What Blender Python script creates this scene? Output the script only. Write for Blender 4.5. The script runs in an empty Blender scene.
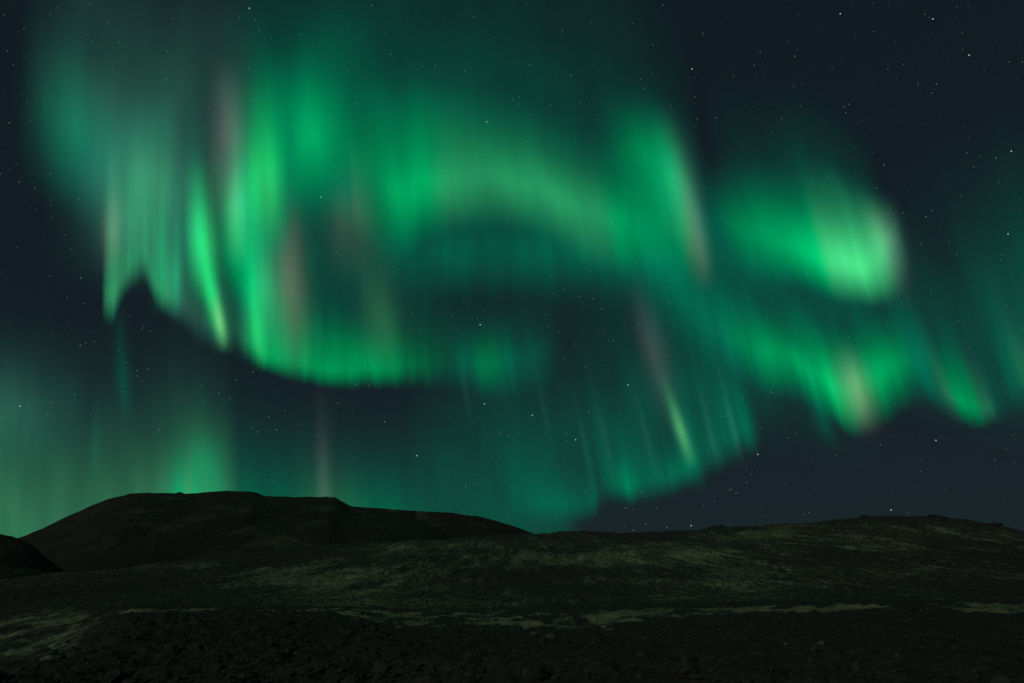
import bpy, math
import numpy as np

# ------------------------------------------------------------------ scene, camera, sky, moonlight
S = bpy.context.scene
C = S.collection
RAD = math.radians
W, H = 1024, 683
F = 569.0                      # focal length in pixels (20 mm on full frame)
HORIZON = 575.0                # image row of the true horizon
PITCH = math.atan((HORIZON - 341.5) / F)
CAMZ = 6.0
SP, CP = math.sin(PITCH), math.cos(PITCH)

cam = bpy.data.cameras.new("camera")
cam.sensor_width = 36.0
cam.lens = 36.0 * F / W
cam.clip_start, cam.clip_end = 0.1, 2.0e6
cam_o = bpy.data.objects.new("camera", cam)
C.objects.link(cam_o)
cam_o.location = (0, 0, CAMZ)
cam_o.rotation_euler = (math.pi / 2 + PITCH, 0, 0)
S.camera = cam_o

SUN_EL, SUN_AZ = 24.0, 215.0   # compass bearing of the moon: behind the camera, to the left
world = bpy.data.worlds.new("World")
S.world = world
world.use_nodes = True
wn, wl = world.node_tree.nodes, world.node_tree.links
wn.clear()
out = wn.new("ShaderNodeOutputWorld")
bg = wn.new("ShaderNodeBackground")
sky = wn.new("ShaderNodeTexSky")
sky.sky_type = 'NISHITA'
sky.sun_disc = False
sky.sun_elevation = RAD(SUN_EL)
sky.sun_rotation = RAD(SUN_AZ)
sky.air_density, sky.dust_density, sky.ozone_density = 1.0, 0.6, 1.5
gm = wn.new("ShaderNodeGamma")                      # flattens the daytime gradient into a night sky
gm.inputs["Gamma"].default_value = 0.27
tint = wn.new("ShaderNodeMix"); tint.data_type = 'RGBA'; tint.blend_type = 'MULTIPLY'
tint.inputs[0].default_value = 1.0
tint.inputs[7].default_value = (0.115, 0.205, 0.250, 1)
wl.new(sky.outputs[0], gm.inputs["Color"])
wl.new(gm.outputs[0], tint.inputs[6])
wl.new(tint.outputs[2], bg.inputs[0])
bg.inputs[1].default_value = 0.051
wl.new(bg.outputs[0], out.inputs[0])

sun = bpy.data.lights.new("moonlight", 'SUN')
sun.energy = 0.85
sun.angle = RAD(14)
sun.color = (0.94, 1.0, 0.86)
sun_o = bpy.data.objects.new("moonlight", sun)
C.objects.link(sun_o)
sun_o.location = (-60, -60, 60)
sun_o.rotation_euler = (RAD(90 - SUN_EL), 0, RAD(180 - SUN_AZ))

S.view_settings.view_transform = 'Standard'
S.view_settings.look = 'None'
S.view_settings.exposure = 0.0
S.view_settings.gamma = 1.0
S.view_settings.use_curve_mapping = False
S.cycles.transparent_max_bounces = 128
S.cycles.use_denoising = False
S.cycles.max_bounces = 4
S.cycles.diffuse_bounces = 2
S.cycles.sample_clamp_indirect = 0.4


# ------------------------------------------------------------------ helpers
def tag(o, label=None, cat=None, group=None, kind=None):
    if label: o["label"] = label
    if cat: o["category"] = cat
    if group: o["group"] = group
    if kind: o["kind"] = kind
    return o


def mesh_obj(name, verts, faces, mat, parent=None, smooth=True):
    me = bpy.data.meshes.new(name)
    verts = np.asarray(verts, np.float32)
    faces = np.asarray(faces, np.int32)
    k = faces.shape[1]
    me.vertices.add(len(verts))
    me.vertices.foreach_set("co", verts.ravel())
    me.loops.add(faces.size)
    me.loops.foreach_set("vertex_index", faces.ravel())
    me.polygons.add(len(faces))
    me.polygons.foreach_set("loop_start", np.arange(0, faces.size, k, dtype=np.int32))
    me.polygons.foreach_set("loop_total", np.full(len(faces), k, np.int32))
    me.polygons.foreach_set("use_smooth", np.full(len(faces), smooth, bool))
    me.update(calc_edges=True)
    me.validate()
    me.materials.append(mat)
    o = bpy.data.objects.new(name, me)
    C.objects.link(o)
    if parent: o.parent = parent
    return o


def grid_faces(nu, nv, closed=False):
    """vertex index = i*nv + j"""
    i = np.arange(nu if closed else nu - 1)
    j = np.arange(nv - 1)
    I, J = np.meshgrid(i, j, indexing="ij")
    I2 = (I + 1) % nu
    return np.stack([I * nv + J, I2 * nv + J, I2 * nv + J + 1, I * nv + J + 1], -1).reshape(-1, 4)


def hash2(ix, iy, seed):
    h = (ix.astype(np.int64) * 374761393 + iy.astype(np.int64) * 668265263 + seed * 2147483647) & 0xFFFFFFFF
    h = ((h ^ (h >> 13)) * 1274126177) & 0xFFFFFFFF
    h = (h ^ (h >> 16)) & 0xFFFFFFFF
    return h


def gnoise(x, y, seed=0):
    """2-D gradient noise, about -0.7..0.7"""
    x0, y0 = np.floor(x), np.floor(y)
    fx, fy = x - x0, y - y0
    ux, uy = fx * fx * fx * (fx * (fx * 6 - 15) + 10), fy * fy * fy * (fy * (fy * 6 - 15) + 10)
    def g(dx, dy):
        a = hash2(x0 + dx, y0 + dy, seed) / 4294967296.0 * 2 * np.pi
        return np.cos(a) * (fx - dx) + np.sin(a) * (fy - dy)
    a = g(0, 0) * (1 - ux) + g(1, 0) * ux
    b = g(0, 1) * (1 - ux) + g(1, 1) * ux
    return a * (1 - uy) + b * uy


def fbm(x, y, octaves=4, seed=0, gain=0.5, lac=2.03, billow=False):
    t, a = 0.0, 1.0
    for k in range(octaves):
        n = gnoise(x, y, seed + k * 17)
        t = t + a * (np.abs(n) * 2 - 0.5 if billow else n)
        x, y, a = x * lac + 11.3, y * lac - 7.7, a * gain
    return t


def sm(a, b, x):
    t = np.clip((x - a) / (b - a), 0, 1)
    return t * t * (3 - 2 * t)


def pix_dir(x, y):
    cx, cy = (np.asarray(x, float) - 512.0) / F, (341.5 - np.asarray(y, float)) / F
    return np.stack([cx, CP - cy * SP, SP + cy * CP], -1)      # depth along the view axis is 1


def az_el(x, y):
    d = pix_dir(x, y)
    return np.arctan2(d[..., 0], d[..., 1]), np.arctan2(d[..., 2], np.hypot(d[..., 0], d[..., 1]))


def pchip(xs, ys, q):
    """monotone-ish cubic through points; ys may be (n,k)"""
    xs = np.asarray(xs, float); ys = np.asarray(ys, float)
    if ys.ndim == 1: ys = ys[:, None]
    h = np.diff(xs)[:, None]
    d = np.diff(ys, axis=0) / h
    m = np.zeros_like(ys)
    m[0], m[-1] = d[0], d[-1]
    for i in range(1, len(xs) - 1):
        same = d[i - 1] * d[i] > 0
        w1, w2 = 2 * h[i] + h[i - 1], h[i] + 2 * h[i - 1]
        with np.errstate(all="ignore"):
            mm = (w1 + w2) / (w1 / d[i - 1] + w2 / d[i])
        m[i] = np.where(same, mm, 0)
    q = np.clip(q, xs[0], xs[-1])
    k = np.clip(np.searchsorted(xs, q, side="right") - 1, 0, len(xs) - 2)
    t = ((q - xs[k]) / np.diff(xs)[k])[:, None]
    hh = h[k]
    r = (2*t**3 - 3*t**2 + 1) * ys[k] + (t**3 - 2*t**2 + t) * hh * m[k] + (-2*t**3 + 3*t**2) * ys[k+1] + (t**3 - t**2) * hh * m[k+1]
    return r if r.shape[1] > 1 else r[:, 0]


def new_mat(name):
    m = bpy.data.materials.new(name)
    m.use_nodes = True
    n, l = m.node_tree.nodes, m.node_tree.links
    n.clear()
    o = n.new("ShaderNodeOutputMaterial")
    return m, n, l, o


# ------------------------------------------------------------------ materials of the land
def land_material(name, soil, soil2, moss, moss2, scale=1.0, bias=0.0, streak=True, bump=0.5):
    """dark volcanic soil with patchy moss; 'moss' is a per-vertex cover amount"""
    m, n, l, o = new_mat(name)
    b = n.new("ShaderNodeBsdfPrincipled")
    b.inputs["Roughness"].default_value = 0.95
    b.inputs["Specular IOR Level"].default_value = 0.15
    l.new(b.outputs[0], o.inputs[0])
    at = n.new("ShaderNodeAttribute"); at.attribute_name = "moss"
    uv = n.new("ShaderNodeAttribute"); uv.attribute_name = "flow"
    geo = n.new("ShaderNodeAttribute"); geo.attribute_name = "place"

    def noise(sc, det, vec, rough=0.6, dist=0.0):
        t = n.new("ShaderNodeTexNoise")
        t.inputs["Scale"].default_value = sc
        t.inputs["Detail"].default_value = det
        t.inputs["Roughness"].default_value = rough
        t.inputs["Distortion"].default_value = dist
        l.new(vec, t.inputs["Vector"])
        return t.outputs["Fac"]

    def math_(op, a, c, clamp=False):
        t = n.new("ShaderNodeMath"); t.operation = op; t.use_clamp = clamp
        for k, v in enumerate((a, c)):
            if isinstance(v, (int, float)): t.inputs[k].default_value = v
            else: l.new(v, t.inputs[k])
        return t.outputs[0]

    def ramp(fac, a, c):
        t = n.new("ShaderNodeMapRange"); t.interpolation_type = 'SMOOTHSTEP'
        t.inputs["From Min"].default_value = a; t.inputs["From Max"].default_value = c
        l.new(fac, t.inputs["Value"])
        return t.outputs["Result"]

    def mix(fac, a, c):
        t = n.new("ShaderNodeMix"); t.data_type = 'RGBA'
        l.new(fac, t.inputs[0])
        for k, v in ((6, a), (7, c)):
            if isinstance(v, tuple): t.inputs[k].default_value = (*v, 1)
            else: l.new(v, t.inputs[k])
        return t.outputs[2]

    streaks = noise(1.0 * scale, 7, uv.outputs["Vector"], 0.68, 0.4)
    blotch = noise(0.05 * scale, 6, geo.outputs["Vector"], 0.65, 0.6)
    grit = noise(0.8 * scale, 6, geo.outputs["Vector"], 0.75)
    cover = math_('ADD', math_('MULTIPLY', streaks, 0.9 if streak else 0.2), math_('MULTIPLY', blotch, 0.4))
    cover = math_('ADD', cover, math_('MULTIPLY', math_('SUBTRACT', grit, 0.5), 1.25))
    cover = math_('ADD', cover, math_('SUBTRACT', at.outputs["Fac"], 0.45 - bias))
    fac = ramp(cover, 0.66, 1.04)
    soil_c = mix(ramp(grit, 0.3, 0.7), soil, soil2)
    moss_c = mix(ramp(blotch, 0.35, 0.65), moss, moss2)
    l.new(mix(fac, soil_c, moss_c), b.inputs["Base Color"])
    bp = n.new("ShaderNodeBump")
    bp.inputs["Strength"].default_value = bump
    bp.inputs["Distance"].default_value = 1.2 / scale
    l.new(math_('ADD', grit, math_('MULTIPLY', streaks, 0.6)), bp.inputs["Height"])
    l.new(bp.outputs[0], b.inputs["Normal"])
    return m


M_GROUND = land_material("moss_and_lava_soil", (0.012, 0.012, 0.010), (0.034, 0.034, 0.029),
                         (0.086, 0.120, 0.060), (0.165, 0.200, 0.108))
M_HILL = land_material("bare_hill_soil", (0.009, 0.010, 0.008), (0.022, 0.023, 0.019),
                       (0.034, 0.039, 0.026), (0.054, 0.059, 0.040), scale=0.5, bias=-0.04)


def rock_material(dark=(0.012, 0.012, 0.010), light=(0.034, 0.041, 0.034)):
    m, n, l, o = new_mat("lava_rock")
    b = n.new("ShaderNodeBsdfPrincipled")
    b.inputs["Roughness"].default_value = 0.9
    b.inputs["Specular IOR Level"].default_value = 0.2
    l.new(b.outputs[0], o.inputs[0])
    tc = n.new("ShaderNodeTexCoord")
    t = n.new("ShaderNodeTexNoise"); t.inputs["Scale"].default_value = 3.0; t.inputs["Detail"].default_value = 7
    l.new(tc.outputs["Object"], t.inputs["Vector"])
    r = n.new("ShaderNodeValToRGB")
    r.color_ramp.elements[0].position, r.color_ramp.elements[0].color = 0.35, (*dark, 1)
    r.color_ramp.elements[1].position, r.color_ramp.elements[1].color = 0.75, (*light, 1)
    l.new(t.outputs["Fac"], r.inputs["Fac"])
    l.new(r.outputs[0], b.inputs["Base Color"])
    bp = n.new("ShaderNodeBump"); bp.inputs["Strength"].default_value = 0.7; bp.inputs["Distance"].default_value = 0.1
    l.new(t.outputs["Fac"], bp.inputs["Height"]); l.new(bp.outputs[0], b.inputs["Normal"])
    return m


M_ROCK = rock_material()

# ------------------------------------------------------------------ the land
def row(points):
    p = np.array(points, float)
    a, e = az_el(p[:, 0], p[:, 1])
    return a, e


def elev_at(rowdef, th):
    a, e = rowdef
    k = np.argsort(a)
    return pchip(a[k], e[k], th)


# rings of the near ground: distance in metres and where each ring shows in the view
RINGS = [
    (30, [(0, 690), (1024, 690)]),
    (45, [(0, 668), (500, 664), (1024, 664)]),
    (75, [(0, 656), (80, 645), (140, 636), (500, 641), (1024, 636)]),
    (110, [(0, 646), (50, 640), (85, 626), (130, 612), (230, 610), (330, 611), (370, 622), (430, 628), (560, 629),
           (650, 620), (750, 613), (850, 611), (930, 610), (1024, 613)]),
    (135, [(0, 634), (80, 619), (135, 611), (230, 612), (330, 612), (420, 620), (560, 623), (650, 614.5), (750, 609.5), (1024, 608)]),
    (150, [(0, 628), (80, 615), (140, 607.5), (230, 607.5), (330, 607.5), (420, 615), (560, 616), (650, 609.5), (750, 605), (1024, 604)]),
    (190, [(0, 612), (130, 603), (300, 604), (440, 607), (600, 603.5), (750, 600.5), (1024, 599)]),
    (300, [(0, 594), (200, 582), (400, 576), (600, 573), (800, 571), (1024, 573)]),
    (450, [(0, 580), (200, 563), (330, 554), (540, 548), (720, 543), (865, 537), (1024, 547)]),
    (600, [(0, 576), (60, 573), (120, 569), (170, 562), (250, 552), (330, 545), (430, 540), (520, 534), (580, 532),
           (640, 533), (690, 531), (718, 528), (740, 528.5), (800, 523), (850, 518), (930, 517), (960, 520),
           (1000, 527), (1024, 532), (1150, 548)]),
]
RDEF = [(r, row(p)) for r, p in RINGS]


def ground_base(th, r):
    """th, r same shape -> z (before roughness)"""
    zs = [np.full_like(th, CAMZ - 1.65), np.full_like(th, CAMZ - 1.75)]
    rs = [0.5, 5.0]
    for rr, rd in RDEF:
        rs.append(rr); zs.append(CAMZ + rr * np.tan(elev_at(rd, th)))
    top = zs[-1]
    rs.append(720); zs.append(top * 0.82)
    rs.append(1000); zs.append(top * 0.35)
    rs.append(1800); zs.append(np.full_like(th, -3.0))
    rs.append(40000); zs.append(np.full_like(th, -30.0))
    L = np.log(np.array(rs)); q = np.log(np.clip(r, 0.5, 40000))
    Z = np.stack(zs, 0)
    k = np.clip(np.searchsorted(L, q, side="right") - 1, 0, len(L) - 2)
    n = len(L)
    d = np.diff(Z, axis=0) / np.diff(L)[:, None]
    m = np.zeros_like(Z); m[0], m[-1] = d[0], d[-1]
    for i in range(1, n - 1):
        m[i] = np.where(d[i-1] * d[i] > 0, 2 * d[i-1] * d[i] / (d[i-1] + d[i] + 1e-12), 0)
    idx = np.arange(len(th))
    h = L[k+1] - L[k]; t = (q - L[k]) / h
    return ((2*t**3 - 3*t**2 + 1) * Z[k, idx] + (t**3 - 2*t**2 + t) * h * m[k, idx]
            + (-2*t**3 + 3*t**2) * Z[k+1, idx] + (t**3 - t**2) * h * m[k+1, idx])


def ground_z(th, r):
    x, y = r * np.sin(th), r * np.cos(th)
    z = ground_base(th, r)
    near = 1 - sm(100, 140, r)
    far = sm(150, 300, r) * (1 - sm(900, 1600, r))
    stand = sm(6, 25, r)
    z = z + stand * near * (0.55 * fbm(x / 7, y / 7, 4, 3, billow=True) + 0.30 * fbm(x / 2.2, y / 2.2, 3, 9, billow=True))
    mid = sm(95, 130, r) * (1 - sm(170, 240, r))
    z = z + mid * (0.62 * fbm(x / 9, y / 9, 4, 21, billow=True) + 0.32 * fbm(x / 2.5, y / 2.5, 3, 33, billow=True))
    z = z + far * (2.0 * fbm(x / 60, y / 60, 5, 41) + 0.9 * fbm(x / 14, y / 14, 4, 57, billow=True)
                   + 0.35 * fbm(x / 4.5, y / 4.5, 2, 63))
    ln = 0.28 * np.tanh((np.degrees(th) + 2) / 18)
    z = z + sm(190, 300, r) * (1 - sm(560, 900, r)) * 1.5 * fbm((x + ln * (r - 400)) / 22, r / 170, 4, 71, billow=True)
    return z


th_in = np.linspace(RAD(-54), RAD(54), 1250)
th_l = np.linspace(RAD(-180), RAD(-54), 70)[:-1]
th_r = np.linspace(RAD(54), RAD(180), 70)[1:-1]
TH = np.concatenate([th_l, th_in, th_r])
RR = np.concatenate([np.array([0.5, 3, 8, 16]), np.geomspace(22, 200, 190), np.geomspace(203, 660, 150),
                     np.geomspace(680, 40000, 26)])
T2, R2 = np.meshgrid(TH, RR, indexing="ij")
tf, rf = T2.ravel(), R2.ravel()
zf = ground_z(tf, rf)
xf, yf = rf * np.sin(tf), rf * np.cos(tf)
ground = mesh_obj("ground", np.stack([xf, yf, zf], -1), grid_faces(len(TH), len(RR), closed=True), M_GROUND)
tag(ground, kind="structure")


def pix_of(x, y, z):
    dy, dz = y, z - CAMZ
    depth = np.maximum(dy * CP + dz * SP, 1e-3)
    return 512 + F * x / depth, 341.5 - F * (-dy * SP + dz * CP) / depth


def set_attr(o, name, arr):
    if arr.ndim == 1:
        a = o.data.attributes.new(name, 'FLOAT', 'POINT'); a.data.foreach_set("value", arr.astype(np.float32))
    else:
        a = o.data.attributes.new(name, 'FLOAT_VECTOR', 'POINT'); a.data.foreach_set("vector", arr.astype(np.float32).ravel())


# moss cover by place: none on the rubble bank, thick on the flat strip and the left shoulder, patchy on the slope
deg = np.degrees(tf)
bank = sm(-31, -36, deg)                                   # the mossy left shoulder
wob = fbm(xf / 16, yf / 16, 4, 77)
tongue0 = fbm(xf / 5, yf / 12, 4, 119)
moss = 0.15 + 0.42 * fbm(xf / 11, yf / 11, 4, 131) * sm(50, 85, rf)
moss = moss + (0.46 + 0.45 * wob + 0.25 * tongue0) * bank * sm(44, 70, rf) * (1 - sm(170, 230, rf))
tongue = fbm(xf / 6, yf / 14, 4, 113)
mid_s = sm(-17, -6, deg) * (1 - sm(4, 20, deg))
edge = 115 + 8 * wob - 26 * np.maximum(tongue, 0) * (0.25 + mid_s)
far_e = 152 + 22 * mid_s + 16 * wob
strip = sm(edge - 3, edge + 5, rf) * (1 - sm(far_e - 14, far_e + 14, rf))
moss = np.maximum(moss, strip * (0.56 + 0.6 * wob + 0.8 * tongue) * (0.80 + 0.20 * sm(-30, -12, deg)) + strip * 0.18 * (sm(2, 12, deg) + sm(-12, -16, deg) * sm(-36, -31, deg)))
slope = sm(166, 190, rf) * (1 - sm(560, 660, rf))
big = fbm(xf / 120, yf / 120, 4, 91)
sl = 0.50 + 0.38 * big - 0.10 * sm(400, 560, rf) + 0.06 * sm(-15, 5, deg) - 0.03 * sm(-20, -34, deg) - 0.10 * (1 - sm(215, 290, rf))
moss = moss * (1 - slope) + sl * slope
set_attr(ground, "moss", moss)
lean = 0.28 * np.tanh((deg + 2) / 18)
flow = np.stack([(xf + lean * (rf - 400)) / 7.0, rf / 48.0, zf * 0.0], -1)
flow_n = np.stack([xf / 4.0, yf / 8.0, zf * 0.1], -1)
k = sm(170, 230, rf)[:, None]
set_attr(ground, "place", np.stack([xf, np.where(rf > 190, 190 + (rf - 190) * 0.38, rf), zf], -1))
set_attr(ground, "flow", flow_n * (1 - k) + flow * k)


def hill(name, ridge, r_front, r_ridge, r_back, foot, seed, mat, rough, label=None, margin=0.0):
    """a hill with its skyline traced at r_ridge, its foot on the land in front, falling away behind"""
    rd = row(ridge)
    a0, a1 = rd[0].min() - margin, rd[0].max() + margin
    th = np.linspace(a0, a1, int((a1 - a0) / RAD(0.085)) + 2)
    top = CAMZ + r_ridge * np.tan(elev_at(rd, th))
    vs = np.concatenate([np.linspace(0, 1, 90), np.linspace(1, 2, 40)[1:]])
    V, Tm = np.meshgrid(vs, th, indexing="xy")
    kern = np.hanning(25); kern /= kern.sum()
    soft = np.convolve(np.pad(top, 12, mode="edge"), kern, "valid")
    near_top = sm(0.12, 0.0, np.abs(vs - 1))[None, :]
    top2 = soft[:, None] + (top - soft)[:, None] * near_top
    r = np.where(V <= 1, r_front + (r_ridge - r_front) * V, r_ridge + (r_back - r_ridge) * (V - 1))
    rise = np.where(V <= 1, np.clip(V, 0, 1) ** 0.8, 1 - sm(0.0, 1.0, V - 1))
    z = foot + (top2 - foot) * rise
    x, y = r * np.sin(Tm), r * np.cos(Tm)
    w = np.clip(1 - np.abs(V - 1) ** 2, 0, 1)
    ends = np.sin(np.clip((Tm - a0) / (a1 - a0), 0, 1) * np.pi) ** 0.3
    z = z + rough * w * (fbm(x / (rough * 30), y / (rough * 30), 5, seed)) * ends * np.clip(0.25 + np.abs(V - 1) / 0.12, 0, 1)
    z = z + rough * 0.22 * w * fbm(x / (rough * 5), y / (rough * 5), 3, seed + 5, billow=True)
    z = z + rough * 1.3 * np.clip(1.02 - V, 0, 1) ** 0.6 * np.clip(V * 4, 0, 1) * fbm(x / (rough * 22), y / (rough * 34), 5, seed + 7, billow=True)
    o = mesh_obj(name, np.stack([x, y, z], -1).reshape(-1, 3), grid_faces(len(th), len(vs)), mat)
    tag(o, kind="structure", label=label)
    xr, yr = x.ravel(), y.ravel()
    mo = 0.42 + 0.6 * fbm(xr / 90, yr / 90, 4, seed + 9)
    set_attr(o, "moss", mo)
    set_attr(o, "place", np.stack([xr, r.ravel() * 0.5, z.ravel()], -1))
    set_attr(o, "flow", np.stack([xr / 26, r.ravel() / 60, z.ravel() * 0.02], -1))
    return o


hill("hill", [(-60, 575), (0, 545), (22, 536.5), (45, 527), (75, 513), (105, 500), (118, 496.5), (135, 493), (150, 492.5),
              (176, 493), (180, 492), (186, 493.5), (205, 492), (232, 490.5), (250, 491.5), (268, 496), (290, 497),
              (315, 496.5), (334, 497), (340, 500), (352, 506), (385, 512), (415, 519), (435, 527), (450, 537), (470, 550)],
     690, 1150, 1700, -4, 201, M_HILL, 4.0, "broad dark flat topped hill at left")
hill("hill", [(250, 520), (300, 508), (335, 503), (350, 506), (385, 508.5), (420, 511), (450, 512.5), (470, 515.5), (478, 516),
              (482, 517), (500, 522), (515, 526.5), (530, 532), (560, 543), (600, 556)],
     1400, 1700, 2300, -4, 231, M_HILL, 3.0, "dark ridge trailing down behind the broad hill")
hill("hill", [(-160, 520), (-80, 524), (-20, 531), (0, 534), (15, 537), (30, 544), (45, 556), (58, 567), (75, 580)],
     460, 560, 660, 0, 261, M_HILL, 2.0, "small dark rounded hill at left edge")


# ------------------------------------------------------------------ rocks
def ico(sub=2):
    import bmesh
    bm = bmesh.new()
    bmesh.ops.create_icosphere(bm, subdivisions=sub, radius=1.0)
    v = np.array([p.co[:] for p in bm.verts]); f = np.array([[q.index for q in p.verts] for p in bm.faces])
    bm.free()
    return v, f


rng = np.random.default_rng(7)


def rock_verts(base, seed, flat=0.65):
    r = np.random.default_rng(seed)
    v = base.copy()
    for _ in range(9):                                          # chop flat facets
        d = r.normal(size=3); d /= np.linalg.norm(d)
        c = r.uniform(0.55, 0.9)
        s = v @ d
        v = v - np.outer(np.maximum(s - c, 0), d) * 0.9
    v = v * (1 + 0.10 * r.normal(size=(len(v), 1)))
    v = v * np.array([r.uniform(0.8, 1.3), r.uniform(0.8, 1.2), flat * r.uniform(0.8, 1.2)])
    a = r.uniform(0, 6.28); ca, sa = math.cos(a), math.sin(a)
    return v @ np.array([[ca, -sa, 0], [sa, ca, 0], [0, 0, 1]])


iv, ifc = ico(1)
V, Fc, off = [], [], 0
N = 5200
rt = rng.uniform(RAD(-46), RAD(46), N)
rr = np.exp(rng.uniform(np.log(24), np.log(116), N))
keep = ~((np.degrees(rt) < -32) & (rr > 46)) | (rng.random(N) < 0.08)
rt, rr = rt[keep], rr[keep]
rz = ground_z(rt, rr)
for k in range(len(rt)):
    s = 0.06 + 0.16 * rng.random() ** 3 + 0.0012 * rr[k] + (0.5 * rng.random() ** 2 if rng.random() < 0.06 else 0)
    v = rock_verts(iv, 1000 + k % 40) * s
    V.append(v + np.array([rr[k] * math.sin(rt[k]), rr[k] * math.cos(rt[k]), rz[k] + s * 0.2])); Fc.append(ifc + off); off += len(v)
rub = mesh_obj("lava_rubble", np.concatenate(V), np.concatenate(Fc), M_ROCK, smooth=False)
tag(rub, "dark broken lava rubble scattered over the foreground bank", "rubble", kind="stuff")

iv2, ifc2 = ico(3)


def boulder(px, py, r, size, label, seed, flat=0.6, pale=None):
    t, e = az_el(px, py)
    t = np.array([float(t)])
    z = ground_z(t, np.array([float(r)]))[0]
    o = mesh_obj("boulder", rock_verts(iv2, seed, flat) * size, ifc2, pale or M_ROCK, smooth=False)
    o.location = (r * math.sin(t[0]), r * math.cos(t[0]), z + size * flat * 0.45)
    tag(o, label, "boulder", "boulders on the lava ground")
    return o


M_PALE = rock_material((0.03, 0.031, 0.026), (0.12, 0.125, 0.10))
boulder(551, 641, 80, 0.7, "broad pale low boulder on the dark lava bank below the moss strip", 61, 0.55, M_PALE)
boulder(786, 646, 68, 0.26, "small pale rock on the dark right foreground, left one of two", 62, 0.8, M_PALE)
boulder(822, 647, 68, 0.32, "small pale rock on the dark right foreground, right one of two", 63, 0.7, M_PALE)
boulder(240, 664, 48, 0.40, "grey rock in the dark rubble at lower left", 64, 0.7)
boulder(372, 632, 90, 0.95, "dark wide boulder at the end of the crest where the moss dips", 65, 0.5)


def outcrop(px, py, size, label, seed):
    t, e = az_el(px, py)
    r = 596.0
    z = ground_z(np.array([float(t)]), np.array([r]))[0]
    v = rock_verts(iv2, seed, 0.45) * size
    v[:, 0] *= 1.5
    o = mesh_obj("rock_outcrop", v, ifc2, M_ROCK, smooth=False)
    o.location = (r * math.sin(t), r * math.cos(t), z + size * 0.22)
    tag(o, label, "rock outcrop", "rock outcrops on the right skyline")


outcrop(718, 527, 6.0, "low rock outcrop on the left shoulder of the right hill skyline", 71)
outcrop(865, 516, 5.0, "pointed rock outcrop on the crest of the right hill", 72)
outcrop(936, 516, 6.0, "wide rock outcrop right of the crest of the right hill", 73)
outcrop(994, 524, 3.5, "small rock outcrop where the right hill slopes down to the edge", 74)


# ------------------------------------------------------------------ stars
def star_material():
    m, n, l, o = new_mat("starlight")
    e = n.new("ShaderNodeEmission")
    a = n.new("ShaderNodeAttribute"); a.attribute_name = "starlight"
    l.new(a.outputs["Color"], e.inputs[0])
    e.inputs[1].default_value = 1.0
    l.new(e.outputs[0], o.inputs[0])
    m.cycles.emission_sampling = 'NONE'
    return m


BRIGHT = [(4,15),(90,4),(57,7),(167,51),(112,69),(166,79),(249,8),(259,30),(98,157),(9,123),(329,117),(321,197),(98,198),(50,174),
 (19,182),(1,174),(35,188),(475,17),(391,54),(435,66),(530,65),(487,122),(536,140),(551,105),(571,75),(591,22),(663,5),(590,136),
 (413,194),(482,201),(840,14),(933,19),(957,6),(692,69),(695,97),(716,118),(782,119),(846,113),(969,55),(1022,62),(1011,151),
 (884,165),(996,158),(903,213),(932,211),(926,217),(811,181),(754,65),(795,56),(66,235),(142,329),(148,369),(20,406),(52,403),
 (122,392),(219,393),(230,398),(236,380),(253,372),(67,298),(81,278),(336,252),(338,403),(269,417),(80,345),(394,272),(480,325),
 (477,318),(559,331),(593,299),(602,309),(564,290),(611,221),(585,367),(628,385),(484,404),(532,415),(356,385),(385,422),(613,341),
 (589,412),(637,263),(605,411),(1008,234),(949,242),(931,291),(958,321),(805,368),(731,355),(742,398),(771,392),(889,400),(701,401),
 (843,294),(808,273),(720,374),(936,440),(758,454),(706,469),(715,501),(691,526),(891,510),(796,434),(731,489),(834,411),(646,524),
 (667,527),(626,508),(417,456),(576,440),(475,484),(605,431),(276,430),(258,432),(252,428)]
VERY = {(933,19),(692,69),(840,14),(1008,234),(480,325),(628,385),(532,415),(484,404),(758,454),(891,510),(691,526),(417,456),
        (20,406),(936,440),(321,197),(249,8),(969,55),(1011,151),(487,122),(576,440)}
sv, sf = ico(1)
pts, br = [], []
for p in BRIGHT:
    pts.append(p); br.append(0.62 if p in VERY else rng.uniform(0.16, 0.36))
for _ in range(3400):
    pts.append((rng.uniform(-150, 1180), rng.uniform(-260, 545))); br.append(0.045 + 0.22 * rng.random() ** 5)
V, Fc, Col, off = [], [], [], 0
DS = 400000.0
for p, b in zip(pts, br):
    d = pix_dir(p[0] + rng.uniform(-0.4, 0.4), p[1] + rng.uniform(-0.4, 0.4))
    rad = DS / F * (0.60 if b > 0.5 else 0.40) 
    c = d * DS + np.array([0, 0, CAMZ])
    V.append(sv * rad + c); Fc.append(sf + off); off += len(sv)
    tint = rng.random()
    col = np.array([0.86 + 0.2 * tint, 0.97, 1.06 - 0.22 * tint]) * b
    Col.append(np.repeat(np.append(col, 1)[None], len(sv), 0))
stars = mesh_obj("stars", np.concatenate(V), np.concatenate(Fc), star_material())
a = stars.data.attributes.new("starlight", 'FLOAT_COLOR', 'POINT')
a.data.foreach_set("color", np.concatenate(Col).astype(np.float32).ravel())
tag(stars, "small pale stars strewn across the night sky", "stars", kind="stuff")


# ------------------------------------------------------------------ aurora
# Thin sheets of glowing air: each hangs from its lower border (a wavy line 6 km up) along the
# field lines, so the sheets have their true distance, height and folds.
ALT = 6000.0
VPX, VPY = 210.0, -3300.0                   # where the field lines converge (magnetic zenith, behind the viewer)
BDIR = pix_dir(VPX, VPY)                     # depth component 1

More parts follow.
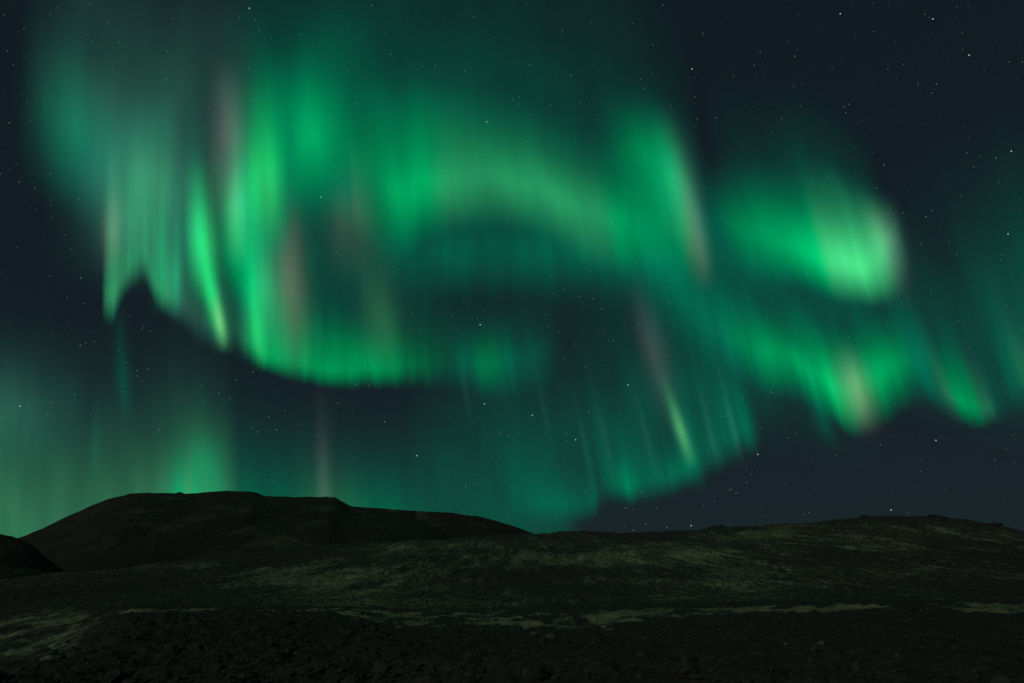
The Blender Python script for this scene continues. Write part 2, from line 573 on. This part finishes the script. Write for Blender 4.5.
G = (0.000, 1.0, 0.23)      # oxygen green
P = (0.125, 1.0, 0.37)      # pale mint
T = (0.000, 1.0, 0.37)      # teal haze
W = (0.240, 1.0, 0.54)      # pale grey green
K = (0.080, 1.0, 0.20)      # bright lime
HOOK = (0.095, 1.0, 0.30)      # bright curl
L = (0.190, 1.0, 0.40)      # low pale green
Y = (0.300, 1.0, 0.30)      # yellow green
D = (0.900, 1.0, 0.85)      # dusky grey rose
O = (1.000, 0.84, 0.56)     # brownish


def aurora_material():
    m, n, l, o = new_mat("aurora_glow")
    e = n.new("ShaderNodeEmission")
    t = n.new("ShaderNodeBsdfTransparent")
    s = n.new("ShaderNodeAddShader")
    a = n.new("ShaderNodeAttribute"); a.attribute_name = "aurora"
    l.new(a.outputs["Color"], e.inputs[0])
    cc = n.new("ShaderNodeCombineColor")                      # denser glow dims the red of what lies behind
    cc.inputs[1].default_value = cc.inputs[2].default_value = 1.0
    l.new(a.outputs["Alpha"], cc.inputs[0])
    l.new(cc.outputs[0], t.inputs[0])
    l.new(e.outputs[0], s.inputs[0]); l.new(t.outputs[0], s.inputs[1])
    l.new(s.outputs[0], o.inputs[0])
    m.cycles.emission_sampling = 'NONE'
    return m


M_AUR = aurora_material()


def curtain(pts, name="aurora_curtain", parent=None, rays=0.25, q=1.2, seed=1, label=None, cat="aurora", group=None,
            fade=(20, 20), wob=3.0, fine=1.0, lean=0.0, dy=0.0, gain=1.0, alt=ALT, tex=0.55, fines=0.06):
    """pts: (x, y of the lower border, height, brightness, colour, softness of the border)"""
    A = np.array([[p[0], p[1], p[2], p[3], p[5], *p[4]] for p in pts], float)
    s = np.concatenate([[0], np.cumsum(np.maximum(np.hypot(np.diff(A[:, 0]), np.diff(A[:, 1])), 1))])
    L = s[-1]
    n = int(max(24, min(900, L * 1.1)))
    u = np.linspace(0, L, n)
    c = pchip(s, A, u)
    x, y, h, amp, e, col = c[:, 0], c[:, 1] + dy, c[:, 2], c[:, 3] * gain, c[:, 4], c[:, 5:8]
    # rays: columns of uneven brightness, height and lower end
    un = u * fine
    rays = rays * 0.75
    nz = 0.75 * gnoise(un / 26, un * 0 + seed * 3.7, seed) + 0.75 * gnoise(un / 11, un * 0 + seed * 1.3, seed + 1) + 0.25 * gnoise(un / 4.2, un * 0 + 0.7, seed + 2)
    nh = gnoise(un / 15, un * 0 + 5.2 * seed, seed + 4) + 0.5 * gnoise(un / 6, un * 0 + 2.2, seed + 5)
    y = y + wob * (nz * 0.8 + nh) * np.clip(e / 12, 0.3, 1)
    h = h * (1 + 1.1 * rays * nh)
    amp = amp * np.clip(1 + 2.0 * rays * nz, 0.05, 3)
    f0 = sm(0, max(fade[0], 1e-3), u) if fade[0] else 1
    f1 = sm(0, max(fade[1], 1e-3), L - u) if fade[1] else 1
    amp = amp * f0 * f1
    w = np.linspace(0, 1, 64) ** 1.5
    sp = -e[:, None] + w[None] * (3.0 * h + e)[:, None]            # pixels above the border, along the ray
    rise = sm(-1, 1, sp / e[:, None])
    fall = np.exp(-(np.maximum(sp - 0.6 * e[:, None], 0) / h[:, None]) ** q) * (1 - sm(0.75, 1.0, w))[None]
    U2 = np.repeat(un[:, None], 64, 1)
    S2 = sp + 0 * U2
    M = (0.9 * gnoise(U2 / 34 + 0.004 * S2, S2 / 70, seed + 31) + 0.55 * gnoise(U2 / 13, S2 / 95, seed + 32)
         + 0.18 * gnoise(U2 / 6, S2 / 120, seed + 33) + fines * gnoise(U2 / 2.7, S2 / 150, seed + 34))
    I = amp[:, None] * rise * fall * np.clip(1 + tex * M, 0.1, 2.5)
    # 3-D: the border sits ALT up; the sheet extends down a little and far up along the field direction
    d = pix_dir(x, y)
    t0 = (alt - CAMZ) / np.maximum(d[:, 2], 0.03)
    base = d * t0[:, None]
    vx = VPX - lean * 3500.0
    vec = np.hypot(vx - x, VPY - y)[:, None]
    kf = sp / vec
    tt = kf * t0[:, None] / (1 - kf)
    Pt = base[:, None, :] + tt[..., None] * pix_dir(vx, VPY)[None, None, :] + np.array([0, 0, CAMZ])
    o = mesh_obj(name, Pt.reshape(-1, 3), grid_faces(n, 64), M_AUR, parent)
    cI = np.repeat(col[:, None, :], I.shape[1], 1)
    cI[..., 2] += 0.16 * np.exp(-I / 0.05)                          # the faint parts run to teal
    c4 = np.concatenate([I[..., None] * cI, np.exp(-15.0 * I * (1 - np.minimum(col[:, None, 0], 1)) * (col[:, None, 0] < 0.5))[..., None]], -1)
    a = o.data.attributes.new("aurora", 'FLOAT_COLOR', 'POINT')
    a.data.foreach_set("color", c4.astype(np.float32).ravel())
    if parent is None: tag(o, label, cat, group)
    elif label: tag(o, label)
    return o


def ray(x, y, w, h, amp, col, e, parent, label=None, q=1.7, tilt=0.0, lean=0.0):
    """one upright ray of the curtain: a narrow sheet, brightest in its middle"""
    bell = ((-1.5, 0.0), (-1.05, 0.08), (-0.55, 0.5), (-0.22, 0.9), (0, 1.0), (0.22, 0.9), (0.55, 0.5), (1.05, 0.08), (1.5, 0.0))
    return curtain([(x + k * w, y + tilt * k * w, h, amp * a, col, e) for k, a in bell], "ray", parent, rays=0.06, q=q,
                   seed=int(x) % 97 + 3, label=label, fade=(0, 0), wob=0.5, lean=lean, tex=0.35, alt=ALT * (0.86 if col[0] > 0.25 else 1.0))


GRP = "aurora curtains across the sky"

# 1 the great left fold
fold = curtain([
    (100, 300, 90, 0.02, P, 22), (106, 314, 95, 0.20, P, 18), (112, 314, 80, 0.26, P, 18), (118, 303, 75, 0.22, P, 18),
    (128, 282, 80, 0.20, P, 18), (142, 270, 80, 0.19, P, 18), (154, 293, 85, 0.22, P, 16), (165, 306, 90, 0.26, P, 14),
    (178, 316, 100, 0.13, W, 16), (190, 326, 100, 0.07, W, 18), (205, 336, 90, 0.07, W, 18), (222, 345, 80, 0.09, P, 15), (238, 350, 50, 0.07, P, 15),
    (254, 360, 80, 0.22, G, 12), (263, 366, 70, 0.30, G, 10), (285, 373, 60, 0.22, G, 12), (320, 381, 38, 0.29, G, 12), (355, 383, 34, 0.26, G, 12),
    (400, 382, 34, 0.17, G, 13), (440, 379, 40, 0.07, G, 18), (468, 382, 32, 0.075, T, 20), (490, 386, 31, 0.13, G, 22), (512, 383, 31, 0.08, T, 24), (535, 377, 30, 0.05, T, 26), (570, 362, 30, 0.0, T, 28)],
    rays=0.17, seed=11, q=1.6, dy=-4, fines=0.2, label="bright green folded aurora curtain sweeping down the left half of the sky", group=GRP)
ray(222, 338, 8, 34, 0.45, Y, 18, fold, "yellow green leaning ray", lean=0.16)
ray(204, 276, 17, 48, 0.55, K, 40, fold, "sharp bright lime ray", lean=0.06)
ray(213, 315, 10, 42, 0.42, K, 30, fold, lean=0.12)
ray(254, 225, 14, 58, 0.30, K, 55, fold)
ray(196, 262, 14, 60, 0.20, P, 45, fold)
ray(176, 302, 8, 55, 0.16, P, 25, fold)
ray(160, 296, 9, 60, 0.12, P, 25, fold)
ray(239, 238, 16, 62, 0.46, P, 40, fold, "pale upright ray")
ray(268, 218, 24, 62, 0.44, K, 55, fold, "vivid green upright ray")
ray(244, 285, 20, 60, 0.30, G, 40, fold, lean=0.2)
ray(259, 352, 10, 70, 0.36, K, 22, fold, lean=0.08)
ray(262, 320, 26, 70, 0.26, P, 45, fold)
ray(228, 188, 22, 52, 0.08, D, 70, fold, "dusky grey violet ray")
ray(112, 252, 13, 40, 0.085, O, 35, fold, "dusky brown ray")
ray(292, 325, 22, 80, 0.085, O, 60, fold, "dusky brown ray", lean=0.03)
ray(350, 245, 30, 45, 0.04, O, 50, fold)
ray(382, 340, 26, 60, 0.07, Y, 40, fold)
ray(318, 320, 80, 105, 0.05, T, 70, fold)
ray(306, 185, 44, 62, 0.15, G, 60, fold)
ray(140, 232, 66, 58, 0.22, W, 70, fold)
ray(98, 190, 40, 50, 0.07, W, 60, fold, tilt=0.5)
ray(68, 168, 40, 58, 0.11, T, 55, fold, "dim green lobe at the outer end", tilt=0.6)

# 2 the upper arch
arch = curtain([
    (285, 195, 60, 0.03, G, 45), (315, 178, 60, 0.10, G, 45), (345, 195, 65, 0.09, G, 50), (375, 222, 65, 0.12, G, 50), (400, 228, 55, 0.23, G, 45), (425, 214, 52, 0.27, G, 38),
    (455, 208, 48, 0.22, HOOK, 34), (490, 206, 46, 0.18, HOOK, 32), (530, 213, 42, 0.19, HOOK, 32), (560, 226, 42, 0.20, HOOK, 32),
    (595, 244, 42, 0.17, HOOK, 38), (625, 254, 45, 0.18, G, 38), (655, 258, 50, 0.13, G, 38), (680, 262, 55, 0.12, G, 36), (696, 264, 50, 0.08, Y, 36), (707, 266, 55, 0.04, D, 34), (720, 266, 50, 0.0, D, 34)],
    rays=0.02, tex=0.3, q=1.6, seed=23, dy=-4, gain=1.38, label="soft green aurora arch high across the middle of the sky", group=GRP, wob=1)
ray(655, 196, 42, 42, 0.19, G, 55, arch, lean=0.1)
ray(680, 212, 22, 42, 0.26, P, 50, arch, lean=0.08)
ray(697, 250, 13, 55, 0.06, O, 50, arch, "yellowish ray ending the arch", lean=0.06)
curtain([(375, 262, 60, 0.02, T, 34), (420, 266, 50, 0.065, T, 34), (480, 264, 45, 0.07, T, 34), (540, 268, 42, 0.085, T, 34), (600, 270, 42, 0.085, T, 34), (660, 272, 42, 0.07, T, 34), (740, 276, 40, 0.06, T, 34), (800, 290, 40, 0.03, T, 34)],
        "veil", arch, rays=0.06, seed=29, label="dim teal veil under the arch", wob=3, gain=0.8, dy=6)

# 3 the bright curl on the right
curl = curtain([
    (690, 252, 35, 0.0, T, 34), (720, 256, 36, 0.06, T, 34), (745, 262, 38, 0.14, G, 32), (775, 270, 40, 0.24, G, 30), (800, 277, 42, 0.32, G, 28), (822, 286, 42, 0.44, G, 27),
    (840, 292, 47, 0.57, HOOK, 26), (860, 294, 47, 0.68, HOOK, 26), (876, 291, 42, 0.60, HOOK, 28), (888, 283, 36, 0.44, HOOK, 32), (898, 270, 28, 0.17, P, 36), (907, 254, 22, 0.03, W, 38), (914, 244, 20, 0.0, D, 38)],
    rays=0.08, tex=0.3, q=1.6, seed=37, dy=-9, gain=1.08, label="brightest mint green aurora curl in the right of the sky", group=GRP, wob=2, lean=0.10, alt=ALT * 0.92)
ray(891, 268, 20, 28, 0.075, D, 45, curl, "dusky rose rim", lean=0.06)
curtain([(720, 262, 80, 0.0, T, 60), (770, 268, 75, 0.05, T, 60), (830, 275, 75, 0.08, T, 60), (870, 275, 65, 0.06, T, 60), (905, 265, 50, 0.0, T, 60)], "veil", curl, rays=0.05, q=1.7, seed=39)

# 4 the lower right band
band = curtain([
    (640, 268, 40, 0.02, T, 30), (665, 312, 45, 0.03, T, 45), (695, 345, 40, 0.05, T, 40), (725, 362, 30, 0.09, T, 32), (750, 374, 30, 0.18, G, 30), (775, 384, 31, 0.24, G, 30), (800, 390, 32, 0.27, G, 30),
    (825, 406, 36, 0.37, G, 30), (848, 420, 38, 0.43, G, 30), (865, 416, 35, 0.35, G, 30), (885, 404, 32, 0.31, G, 30), (905, 394, 30, 0.20, G, 30), (925, 392, 42, 0.08, T, 30), (945, 398, 45, 0.06, T, 28)],
    rays=0.13, q=1.6, seed=41, dy=-9, gain=1.0, label="green aurora band slanting below the curl on the right", group=GRP, wob=3, lean=0.08, fines=0.12)
ray(858, 406, 18, 26, 0.115, O, 34, band, "dusky orange ray", lean=0.03)
ray(866, 420, 17, 26, 0.05, O, 26, band)
curtain([(640, 330, 90, 0.01, T, 40), (700, 340, 60, 0.045, T, 60), (780, 352, 55, 0.04, T, 60), (860, 355, 55, 0.045, T, 60), (930, 380, 75, 0.04, T, 60), (1000, 395, 100, 0.035, T, 60), (1080, 400, 100, 0.03, T, 60)],
        "veil", band, rays=0.06, q=1.6, seed=43, label="dim teal veil above the band")

# 5 short group of rays at the right edge
edge_r = curtain([
    (915, 392, 50, 0.02, T, 22), (935, 404, 48, 0.05, T, 20), (950, 412, 42, 0.14, P, 20), (963, 418, 38, 0.27, G, 18), (978, 420, 38, 0.22, G, 16), (992, 421, 38, 0.11, P, 12), (1003, 415, 50, 0.03, T, 16),
    (1018, 405, 60, 0.05, T, 20), (1035, 395, 60, 0.08, P, 22), (1070, 395, 60, 0.05, T, 22)],
    rays=0.22, q=1.5, seed=53, dy=-5, label="short green aurora rays low by the right edge of the sky", group=GRP, lean=0.16, fines=0.15)
curtain([(955, 330, 70, 0.0, T, 70), (1010, 325, 70, 0.022, T, 70), (1050, 320, 80, 0.045, T, 70), (1090, 320, 80, 0.0, T, 60)], "veil", edge_r, rays=0.03, tex=0.2, seed=54)

# 6 the low arc over the saddle
arc = curtain([
    (500, 522, 38, 0.01, T, 16), (535, 520, 34, 0.035, T, 16), (560, 519, 28, 0.06, T, 15), (580, 519, 26, 0.085, T, 13), (594, 516, 26, 0.09, T, 12), (601, 506, 38, 0.03, T, 12), (608, 499, 42, 0.04, T, 12),
    (620, 499, 36, 0.10, T, 13), (635, 499, 34, 0.14, T, 13), (650, 495, 36, 0.09, T, 14), (668, 491, 40, 0.10, T, 14), (690, 481, 45, 0.11, T, 14), (705, 472, 50, 0.07, T, 16), (725, 461, 50, 0.07, T, 16),
    (742, 451, 50, 0.07, T, 14), (756, 443, 50, 0.04, T, 16), (768, 436, 50, 0.0, T, 16)],
    rays=0.26, q=1.5, seed=61, dy=-5, label="thin low green aurora arc above the saddle between the hills", group=GRP, wob=4, lean=0.08, fines=0.2)
ray(686, 448, 8, 34, 0.24, Y, 26, arc, "yellow green leaning ray", lean=0.2)
ray(662, 385, 18, 50, 0.038, D, 60, arc, "dusky grey ray", lean=0.12)
ray(694, 475, 13, 60, 0.07, T, 24, arc, lean=0.08)
ray(748, 442, 11, 55, 0.06, T, 24, arc, lean=0.1)
ray(732, 450, 11, 55, 0.04, T, 24, arc, lean=0.1)
ray(826, 430, 11, 50, 0.05, T, 26, arc, lean=0.15)
for fx, fy, fh, fa in ((470, 415, 40, 0.014), (505, 400, 45, 0.012), (548, 430, 60, 0.012), (592, 478, 60, 0.022), (612, 470, 55, 0.016),
                       (652, 462, 50, 0.025), (716, 455, 45, 0.035), (738, 446, 45, 0.045)):
    ray(fx, fy, 5, fh, fa, W, 26, arc, lean=0.12)
ray(606, 480, 8, 60, 0.02, T, 26, arc, lean=0.06)
curtain([(570, 450, 100, 0.0, T, 50), (640, 430, 70, 0.022, T, 50), (690, 420, 65, 0.035, T, 50), (750, 415, 60, 0.03, T, 50), (820, 420, 55, 0.02, T, 50), (880, 430, 60, 0.0, T, 50)], "veil", arc, rays=0.2, q=1.5, seed=63)
curtain([(400, 500, 90, 0.0, T, 50), (480, 495, 90, 0.022, T, 50), (560, 485, 85, 0.034, T, 50), (620, 470, 80, 0.03, T, 50), (680, 460, 80, 0.0, T, 50)], "veil", arc, rays=0.1, q=1.5, seed=65)

# 7 glow behind the hills
low = curtain([
    (-120, 545, 110, 0.14, L, 12), (0, 545, 95, 0.15, L, 12), (60, 545, 90, 0.13, L, 12), (120, 545, 92, 0.14, L, 12), (160, 545, 95, 0.18, L, 12), (195, 545, 92, 0.26, L, 12), (225, 545, 82, 0.20, L, 12),
    (245, 545, 75, 0.10, T, 12), (280, 545, 72, 0.10, T, 12), (330, 545, 65, 0.13, P, 12), (380, 545, 65, 0.10, T, 12), (440, 546, 75, 0.062, T, 12), (500, 546, 90, 0.052, T, 12), (550, 546, 90, 0.045, T, 12), (590, 546, 80, 0.0, T, 12)],
    rays=0.08, seed=71, tex=0.3, fines=0.02, label="broad dim green aurora glow rising behind the left hills", group=GRP, q=1.8)
ray(177, 520, 8, 32, 0.09, G, 22, low, "thin bright green ray")
ray(196, 545, 48, 62, 0.14, K, 20, low, "yellow green glow on the hilltop")
ray(205, 488, 24, 26, 0.06, K, 36, low)
ray(325, 520, 11, 65, 0.032, D, 30, low, "thin pale ray")
ray(125, 405, 10, 55, 0.035, T, 30, low, lean=0.1)
ray(95, 470, 7, 45, 0.02, P, 30, low)
ray(0, 450, 90, 50, 0.06, W, 60, low)

curtain([(330, 300, 70, 0.0, T, 60), (390, 300, 60, 0.03, T, 60), (450, 292, 55, 0.028, T, 50), (520, 288, 55, 0.03, T, 50), (590, 292, 55, 0.022, T, 50), (650, 310, 55, 0.03, T, 50), (720, 330, 60, 0.022, T, 50), (770, 340, 70, 0.0, T, 50)],
        "veil", arch, rays=0.08, q=1.6, seed=91, tex=0.8)
# 8 thin high veil
curtain([
    (10, 130, 130, 0.0, W, 80), (50, 140, 110, 0.03, W, 80), (100, 145, 100, 0.05, W, 80), (160, 150, 90, 0.055, W, 80), (215, 140, 90, 0.04, W, 80), (270, 160, 90, 0.08, T, 80), (330, 170, 100, 0.085, T, 80),
    (400, 170, 115, 0.065, T, 80), (480, 175, 120, 0.05, T, 80), (560, 190, 140, 0.036, T, 80), (620, 205, 130, 0.036, T, 80), (665, 215, 110, 0.025, T, 70), (720, 215, 100, 0.0, T, 60)],
    rays=0.05, seed=83, label="faint teal aurora veil fading to the top of the sky", group=GRP, q=1.5, fine=0.4)
